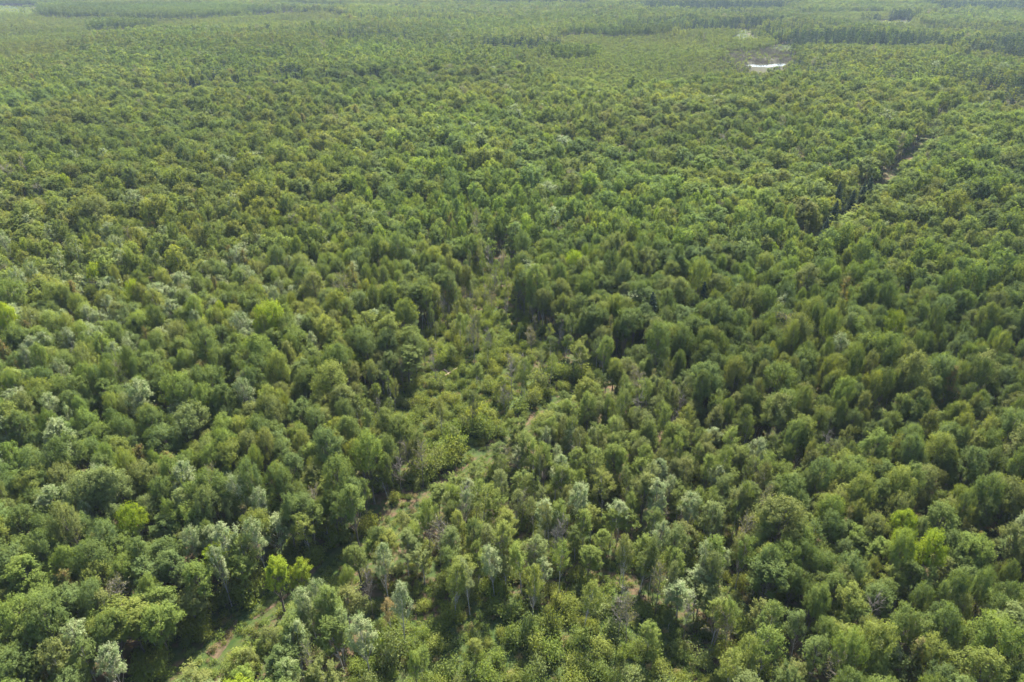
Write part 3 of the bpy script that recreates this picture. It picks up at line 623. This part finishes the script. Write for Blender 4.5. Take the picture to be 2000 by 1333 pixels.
ab = N.new('ShaderNodeMath'); ab.operation = 'ABSOLUTE'; L.new(at.outputs['Fac'], ab.inputs[0])
sb = N.new('ShaderNodeMath'); sb.operation = 'SUBTRACT'; L.new(ab.outputs[0], sb.inputs[0]); sb.inputs[1].default_value = 0.95
a2 = N.new('ShaderNodeMath'); a2.operation = 'ABSOLUTE'; L.new(sb.outputs[0], a2.inputs[0])
mr = N.new('ShaderNodeMapRange'); mr.inputs[1].default_value = 0.15; mr.inputs[2].default_value = 0.9; mr.inputs[3].default_value = 1.0; mr.inputs[4].default_value = 0.0; L.new(a2.outputs[0], mr.inputs[0])
ad = N.new('ShaderNodeMath'); ad.operation = 'MULTIPLY_ADD'; L.new(mr.outputs[0], ad.inputs[0]); ad.inputs[1].default_value = 0.46; L.new(n1.outputs['Fac'], ad.inputs[2])
a3 = N.new('ShaderNodeMath'); a3.operation = 'ADD'; L.new(ad.outputs[0], a3.inputs[0]); L.new(n2.outputs['Fac'], a3.inputs[1])
cr = N.new('ShaderNodeValToRGB'); el = cr.color_ramp.elements
while len(el) < 5: el.new(0.5)
for e, (p, c) in zip(el, [(0.44, (0.022, 0.040, 0.010)), (0.58, (0.038, 0.056, 0.013)), (0.72, (0.046, 0.054, 0.018)), (0.80, (0.066, 0.050, 0.028)), (0.92, (0.11, 0.072, 0.044))]): e.position = p; e.color = (*c, 1)
hf = N.new('ShaderNodeMath'); hf.operation = 'MULTIPLY'; hf.inputs[1].default_value = 0.5; L.new(a3.outputs[0], hf.inputs[0]); L.new(hf.outputs[0], cr.inputs[0])
b = N.new('ShaderNodeBsdfPrincipled'); b.inputs['Roughness'].default_value = 1.0; b.inputs['Specular IOR Level'].default_value = 0.1; L.new(cr.outputs[0], b.inputs['Base Color'])
o = N.new('ShaderNodeOutputMaterial'); L.new(b.outputs[0], o.inputs['Surface'])
tag(ribbon('dirt_track', LANE, 1.8, ml, 0.06, wob=1.3), kind='structure')
RUT = np.array([W(*p) for p in [(395, 1300), (430, 1272), (462, 1240), (478, 1222), (462, 1212), (440, 1204)]])
tag(ribbon('dirt_path', RUT, 0.8, M_SOIL, 0.09, cols=7, wob=1.4), kind='structure')
RUT2 = np.array([W(*p) for p in [(478, 1222), (520, 1196), (560, 1170), (600, 1135), (622, 1105), (640, 1078)]])
tag(ribbon('dirt_path', RUT2, 0.5, M_SOIL, 0.09, cols=7, wob=1.4), kind='structure')
flat_patch('glade_ground', FORK, M_BRUSH, 0.035, cell=0.8, rag=1.0)

# fallen logs
def log(px0, py0, px1, py1, rad, label):
    a, b_ = W(px0, py0, 0.4), W(px1, py1, 0.4)
    A = np.array([a[0], a[1], height(*a) + rad + 0.25]); B = np.array([b_[0], b_[1], height(*b_) + rad + 0.15])
    ln = np.linalg.norm(B - A); g = Geo(); r = np.random.default_rng(int(px0))
    pts = [A + (B - A) * t + r.normal(size=3) * 0.05 - A for t in np.linspace(0, 1, 7)]
    g.tube(pts, [rad * (1 - 0.45 * t) for t in np.linspace(0, 1, 7)], 8)
    g.tube([pts[0] * 0.999, pts[0] + (A - B) / ln * 0.02], [rad, 0.01], 8); g.tube([pts[-1], pts[-1] + (B - A) / ln * 0.02], [rad * 0.55, 0.01], 8)
    o = bpy.data.objects.new('fallen_log', g.mesh('fallen_log', [M_LOG])); COL.objects.link(o); o.location = A
    h = Geo()
    for q in range(4):
        s0 = pts[0] + (pts[-1] - pts[0]) * (0.3 + 0.16 * q); h.tube([s0, s0 + np.array([r.normal() * 0.4, r.normal() * 0.4, 0.5 + 0.4 * r.random()])], [rad * 0.3, rad * 0.1], 5)
    c = bpy.data.objects.new('branch_stub', h.mesh('branch_stub', [M_LOG])); COL.objects.link(c); c.parent = o
    tag(c, kind='stuff')
    tag(o, label, 'log', 'fallen logs in the brush clearing')
log(866, 740, 893, 722, 0.26, 'pinkish barked log lying slantwise in the upper half of the brush clearing')
log(868, 724, 880, 736, 0.16, 'short thin log crossing below the slanting pink one in the brush clearing')
log(944, 830, 950, 815, 0.22, 'small tan log lying near the bottom end of the brush clearing')

# ---- which trees become things of their own
tx, ty, tk, tH, tW, tt, tr = T.T
tk = tk.astype(int); tt = tt.astype(int); tz = height(tx, ty)
sqx = rng.uniform(0.86, 1.16, len(T)); tlx = rng.normal(size=len(T)) * 0.045; tly = rng.normal(size=len(T)) * 0.045
pxx, pyy, dd = project(tx, ty, tz + tH * 0.6)
infr = (pxx > -15) & (pxx < 2015) & (pyy > -5) & (pyy < 1345) & (dd > 0)
size_px = tH * tW ** 1.0 / dd ** 2
GROUPS = {'broadleaf_tree': ([KI['maple'], KI['oval'], KI['slender']], 300), 'poplar_tree': ([KI['poplar']], 110), 'dead_tree': ([KI['bare'], KI['halfbare']], 70),
          'withered_tree': ([KI['withered']], 30), 'spruce_tree': ([KI['spruce']], 16), 'shrub': ([KI['shrub']], 70)}
own = np.zeros(len(T), bool); own_name = np.full(len(T), '', dtype='U20')
for gname, (ks, lim) in GROUPS.items():
    c = np.where(infr & np.isin(tk, ks))[0]
    vis = c
    if gname == 'broadleaf_tree':   # saplings under the canopy hardly show: the ones that show are the taller ones
        vis = c[(tH[c] > 9.0)]
    if gname == 'shrub':
        st_s = stand(tx[c], ty[c]); vis = c[(st_s == 'open') & (tW[c] > 2.6)]
    if gname == 'spruce_tree': vis = c[dd[c] < 420]
    if gname in ('withered_tree', 'dead_tree'): vis = c[dd[c] < 330]
    order = vis[np.argsort(-size_px[vis] if gname != 'shrub' else dd[vis])][:lim]
    own[order] = True; own_name[order] = gname

# landmarks used to say which tree is meant
MARK = [(470, 1225, 'the forked muddy ruts'), (640, 1130, 'the orange bend of the track'), (540, 1130, 'the twin lime trees by the track'), (135, 1150, 'the big rusty brown tree'),
        (860, 985, 'the bare pink soil on the track'), (930, 890, 'the lower brush clearing'), (880, 730, 'the pink fallen log'), (1100, 790, 'the dark mid bend of the track'),
        (1190, 735, 'the last bare soil by the track'), (475, 975, 'the tall silvery poplar pair'), (210, 945, 'the lone whitish poplar'), (1815, 1085, 'the round lime tree'),
        (1745, 660, 'the tall lime crowns'), (1215, 1175, 'the leafless grey tree'), (1090, 1045, 'the two grey twiggy trees'), (785, 1190, 'the forked white trunk'),
        (950, 1270, 'the open bottom brush'), (30, 560, 'the silvery poplar grove'), (450, 510, 'the rusty pair amid green'), (60, 670, 'the brown crowns at the edge'),
        (1655, 1022, 'the tree with a red tip'), (1280, 745, 'the tan-topped tree'), (1930, 1260, 'the bottom corner maple'), (1640, 690, 'the greyish poplar crown'),
        (60, 1300, 'the brown tree corner'), (300, 1330, 'the track end'), (1480, 1330, 'the bottom edge woods'), (1640, 400, 'the dark lane spruces'),
        (1480, 1000, 'the yellowish young stand'), (1960, 800, 'the dense edge canopy'), (650, 700, 'the broad twin maples'), (1450, 590, 'the big olive domed crown')]
MW = np.array([W(m_[0], m_[1], 8) for m_ in MARK])
SHAPE = {'maple': 'round crown', 'oval': 'upright crown', 'slender': 'slim open crown', 'poplar': 'airy crown'}
def look(i):
    k = KINDS[tk[i]]; c = PN[tt[i]]
    sz = 'tall' if tH[i] > 15.5 else ('low' if tH[i] < 11.5 else 'middling')
    if k in SHAPE:
        wide = {'maple': ('broad', 'round', 'compact'), 'oval': ('full upright', 'upright', 'narrow'), 'slender': ('slim', 'slight', 'wispy'), 'poplar': ('wide airy', 'airy', 'narrow airy')}[k]
        r_ = tW[i] / {'maple': 7.6, 'oval': 6.4, 'slender': 4.2, 'poplar': 5.2}[k]
        s_ = wide[0] if r_ > 1.12 else (wide[2] if r_ < 0.9 else wide[1])
        return f'{sz} {s_} {c} ' + ('poplar' if k == 'poplar' else 'tree')
    if k in ('bare', 'halfbare'): return f'{sz} leafless grey tree' if k == 'bare' else f'{sz} grey tree with few leaves'
    if k == 'withered': return f'{sz} withered {c} tree'
    if k == 'spruce': return f'{sz} pointed {c.replace(" needle", "")} spruce'
    return ('large ' if tW[i] > 3.4 else 'small ') + c + ' bush'
ORD = ['beside', 'second out from', 'third out from', 'fourth out from', 'fifth out from', 'sixth out from', 'seventh out from', 'eighth out from', 'ninth out from', 'tenth out from', 'eleventh out from', 'twelfth out from']
idx_own = np.where(own)[0]
D = np.hypot(tx[idx_own][:, None] - MW[:, 0], ty[idx_own][:, None] - MW[:, 1]); nm = D.argmin(1)
label_of = {}; seen = {}
for q in np.argsort(D.min(1)):
    i = idx_own[q]; lk = look(i)
    key = (lk, nm[q]); r_ = seen.get(key, 0); seen[key] = r_ + 1
    lb = f'{lk} {ORD[min(r_, 11)]} {MARK[nm[q]][2]}'
    label_of[i] = lb if len(lb.replace('-', ' ').split()) <= 16 else lb.replace('middling ', '').replace('pale greyish green', 'pale greyish')
GR = {'broadleaf_tree': 'leafy trees of the nearer forest', 'poplar_tree': 'pale poplars scattered through the forest', 'dead_tree': 'leafless grey trees in the forest',
      'withered_tree': 'brown withered trees in the forest', 'spruce_tree': 'dark spruces along the lane', 'shrub': 'bushes in the open brush'}
CAT = {'broadleaf_tree': 'tree', 'poplar_tree': 'poplar', 'dead_tree': 'dead tree', 'withered_tree': 'withered tree', 'spruce_tree': 'spruce', 'shrub': 'bush'}
proto_of = {}
def vary(i, n): return int((tx[i] * 13.7 + ty[i] * 7.3) * 10) % n
for i in idx_own:
    k = KINDS[tk[i]]; lst = PROTO[k]; v = vary(i, len(lst)); tm, cm, H0, W0 = lst[v]; gname = str(own_name[i])
    o = bpy.data.objects.new(gname, None); o.empty_display_size = 0.5; COL.objects.link(o)
    o.location = (tx[i], ty[i], tz[i] - 0.05); o.rotation_euler = (tlx[i], tly[i], tr[i]); o.scale = (tW[i] / W0 * sqx[i], tW[i] / W0 / sqx[i], tH[i] / H0)
    tag(o, label_of[i], CAT[gname], GR[gname])
    if cm is None:                # leafless: trunk with its boughs is the whole tree
        bpy.data.objects.remove(o); o = bpy.data.objects.new(gname, tm); COL.objects.link(o)
        o.location = (tx[i], ty[i], tz[i] - 0.05); o.rotation_euler = (tlx[i], tly[i], tr[i]); o.scale = (tW[i] / W0 * sqx[i], tW[i] / W0 / sqx[i], tH[i] / H0)
        tag(o, label_of[i], CAT[gname], GR[gname]); continue
    src = proto_of.get((k, v))
    if src is None:
        a = bpy.data.objects.new('stems' if gname == 'shrub' else 'trunk', tm); c = bpy.data.objects.new('foliage' if gname == 'shrub' else 'crown', cm); proto_of[(k, v)] = (a, c)
    else:
        a, c = src[0].copy(), src[1].copy()
    for ch in (a, c): ch.parent = o; COL.objects.link(ch)
    c['tint'] = [float(x) for x in PAL[PN[tt[i]]]]

# ---- the rest of the forest: one mass each
def scatter(name, meshes, pts, which, rot, scl, tint, label, cat):
    """one object whose points carry the given plants"""
    src = bpy.data.collections.new(name + '_kinds')
    for q, me in enumerate(meshes):
        ob = bpy.data.objects.new(f'k{q:03d}_{name}', me); src.objects.link(ob)
    me = bpy.data.meshes.new(name); n = len(pts)
    me.vertices.add(n); me.vertices.foreach_set('co', pts.astype(np.float32).ravel())
    def att(nm_, ty_, fld, val): a = me.attributes.new(nm_, ty_, 'POINT'); a.data.foreach_set(fld, val.ravel())
    att('which', 'INT', 'value', which.astype(np.int32)); att('turn', 'FLOAT_VECTOR', 'vector', np.stack([rng.normal(size=len(rot)) * 0.04, rng.normal(size=len(rot)) * 0.04, rot], 1).astype(np.float32))
    att('size', 'FLOAT_VECTOR', 'vector', scl.astype(np.float32)); att('tint', 'FLOAT_VECTOR', 'vector', tint.astype(np.float32))
    o = bpy.data.objects.new(name, me); COL.objects.link(o)
    ng = bpy.data.node_groups.new(name, 'GeometryNodeTree'); ng.interface.new_socket('Geometry', in_out='INPUT', socket_type='NodeSocketGeometry'); ng.interface.new_socket('Geometry', in_out='OUTPUT', socket_type='NodeSocketGeometry')
    N, L = ng.nodes, ng.links
    gi, go = N.new('NodeGroupInput'), N.new('NodeGroupOutput'); ip = N.new('GeometryNodeInstanceOnPoints'); ci = N.new('GeometryNodeCollectionInfo')
    ci.inputs['Collection'].default_value = src; ci.inputs['Separate Children'].default_value = True; ci.inputs['Reset Children'].default_value = True
    def na(nm_, dt): a = N.new('GeometryNodeInputNamedAttribute'); a.data_type = dt; a.inputs[0].default_value = nm_; return a.outputs[0]
    L.new(gi.outputs[0], ip.inputs['Points']); L.new(ci.outputs[0], ip.inputs['Instance']); ip.inputs['Pick Instance'].default_value = True
    L.new(na('which', 'INT'), ip.inputs['Instance Index'])
    e2r = N.new('FunctionNodeEulerToRotation'); L.new(na('turn', 'FLOAT_VECTOR'), e2r.inputs[0]); L.new(e2r.outputs[0], ip.inputs['Rotation']); L.new(na('size', 'FLOAT_VECTOR'), ip.inputs['Scale'])
    L.new(ip.outputs[0], go.inputs[0])
    md = o.modifiers.new('scatter', 'NODES'); md.node_group = ng
    tag(o, label, cat, kind='stuff'); return o

def mass(name, sel, label, cat):
    ids = np.where(sel)[0]
    meshes, off, dims = [], {}, {}
    def use(kind):
        if kind not in off:
            off[kind] = len(meshes); meshes.extend(JOIN[kind]); dims[kind] = [(p[2], p[3]) for p in PROTO[kind]]
        return kind
    which = np.zeros(len(ids), int); scl = np.zeros((len(ids), 3))
    for kidx, kn in enumerate(KINDS):
        sub = np.where(tk[ids] == kidx)[0]
        if not len(sub): continue
        dist = np.hypot(tx[ids[sub]], ty[ids[sub]])
        lv = {'maple': ['maple', 'maple_mid', 'maple_far'], 'oval': ['oval', 'oval_mid', 'oval_far'], 'slender': ['slender', 'slender_mid', 'slender_mid'], 'poplar': ['poplar', 'poplar_mid', 'poplar_mid'],
              'spruce': ['spruce', 'spruce', 'spruce_far'], 'shrub': ['shrub', 'shrub', 'shrub_far']}.get(kn, [kn] * 3)
        band = np.where(dist < 210, 0, np.where(dist < 620, 1, 2))
        for bnd in range(3):
            s2 = sub[band == bnd]
            if not len(s2): continue
            kd = use(lv[bnd]); nv = len(JOIN[kd]); v = rng.integers(0, nv, len(s2)); which[s2] = off[kd] + v
            H0, W0 = dims[kd][0]; i = ids[s2]; scl[s2] = np.stack([tW[i] / W0 * sqx[i], tW[i] / W0 / sqx[i], tH[i] / H0], 1)
    tn = np.array([PAL[p_] for p_ in PN])[tt[ids]] * (1 + rng.normal(size=(len(ids), 1)) * 0.09).clip(0.7, 1.3) * (0.79 + 0.42 * vnoise(tx[ids], ty[ids], 110, 2))[:, None] * (1 + np.stack([vnoise(tx[ids], ty[ids], 75, 1) - 0.5, 0 * tx[ids], 0 * tx[ids]], 1) * 0.16)
    return scatter(name, meshes, np.stack([tx[ids], ty[ids], tz[ids] - 0.05], 1), which, tr[ids], scl, tn, label, cat)
rest = ~own
con = (tk == KI['spruce']); shr = (tk == KI['shrub'])
mass('forest', rest & ~con & ~shr, 'dense mixed leafy forest canopy running back to the far haze', 'forest')
mass('conifer_woods', rest & con, 'dark conifer stands among the far leafy woods', 'woods')
mass('undergrowth', rest & shr, 'low green undergrowth between and under the trees', 'undergrowth')
# weeds and grass tufts: open ground, lane, glade
X, Y = grid(1.15, 0, 260, 0.8); st = stand(X, Y); d, s = dist_line(LANE, X, Y); n = len(X)
p = np.select([st == 'open', st == 'thin', st == 'young_mix'], [1.0, 0.85, 0.6], 0.0); p = np.where((d > 1.5) & (d < 5), 0.42, p); p = np.where(d <= 1.5, 0.30, p); p = np.where(inside(FORK, X, Y), 0.45, p)
p *= np.where(vnoise(X, Y, 4.5, 1) > 0.38, 1.3, 0.45)
m = rng.random(n) < p; X, Y = X[m], Y[m]; n = len(X); sc_ = rng.uniform(0.4, 1.1, n)
tn = np.array([PAL[c] for c in ('fresh green', 'mid green', 'yellowish green', 'bluish green', 'pinkish tan')])[np.searchsorted([0.35, 0.50, 0.84, 0.90], rng.random(n))]
scatter('weeds', JOIN['weed'], np.stack([X, Y, height(X, Y) + 0.02], 1), rng.integers(0, 3, n), rng.random(n) * 6.28, np.stack([sc_, sc_, sc_], 1), tn, 'knee-high weeds and grass tufts on the open ground and lane edges', 'weeds')

# marsh reeds and drowned stems round the pond
def stems(seed, n_, H, Wd):
    r = np.random.default_rng(seed); g = Geo()
    for k in range(n_):
        a = r.random(2) * Wd - Wd / 2; h = H * (0.5 + 0.6 * r.random()); g.tube([(a[0], a[1], 0), (a[0] + r.normal() * 0.3, a[1] + r.normal() * 0.3, h)], [0.10, 0.04], 3)
    return g
M_REED = bark_mat('reed_stem', (0.13, 0.10, 0.065), (0.21, 0.165, 0.11), 0.5)
me_r = [stems(900 + k, 9, 6.5, 6.0).mesh('reed_clump', [M_REED]) for k in range(3)]
P = np.asarray(Z['marsh'][0]); xs = rng.uniform(P[:, 0].min() - 30, P[:, 0].max() + 70, 9000); ys = rng.uniform(P[:, 1].min() - 5, P[:, 1].max() + 60, 9000)
k_ = inside(P, xs + (vnoise(xs, ys, 14, 1) - 0.5) * 36, ys + (vnoise(xs, ys, 14, 2) - 0.5) * 46) & (vnoise(xs, ys, 11, 0) > 0.30) & ~(inside(POND_POLY, xs, ys) & (rng.random(9000) < 0.97)); kq = np.hypot(xs, ys)
for q_ in (12, 25, 40, 55): k_ &= ~inside(POND_POLY, xs * (1 + q_ / kq), ys * (1 + q_ / kq)) | (rng.random(9000) < 0.05)
xs, ys = xs[k_], ys[k_]; n = len(xs)
scatter('marsh_reeds', me_r, np.stack([xs, ys, height(xs, ys)], 1), rng.integers(0, 3, n), rng.random(n) * 6.28, np.stack([np.ones(n)] * 2 + [rng.uniform(0.15, 0.8, n)], 1), np.zeros((n, 3)), 'brown reeds and drowned stems standing round the small pond', 'reeds')

# ------------------------------------------------------------------ haze
def box(name, x0, x1, y0, y1, z0, z1):
    v = [(x, y, z) for z in (z0, z1) for y in (y0, y1) for x in (x0, x1)]
    f = [(0, 2, 3, 1), (4, 5, 7, 6), (0, 1, 5, 4), (2, 6, 7, 3), (0, 4, 6, 2), (1, 3, 7, 5)]
    me = bpy.data.meshes.new(name); me.from_pydata(v, [], f); o = bpy.data.objects.new(name, me); COL.objects.link(o); return o
hz = box('haze', -12500, 12500, -3500, 14500, -6, 93)
mh, N, L = new_mat('haze_air'); pv = N.new('ShaderNodeVolumePrincipled'); pv.inputs['Color'].default_value = (0.62, 0.80, 1.0, 1); pv.inputs['Density'].default_value = 0.00006; pv.inputs['Anisotropy'].default_value = 0.0
o = N.new('ShaderNodeOutputMaterial'); L.new(pv.outputs[0], o.inputs['Volume']); hz.data.materials.append(mh)
tag(hz, 'thin pale blue haze over the far forest', 'haze', kind='stuff')
print('TREES', len(T), 'own', own.sum(), {g: int((own_name == g).sum()) for g in GROUPS})
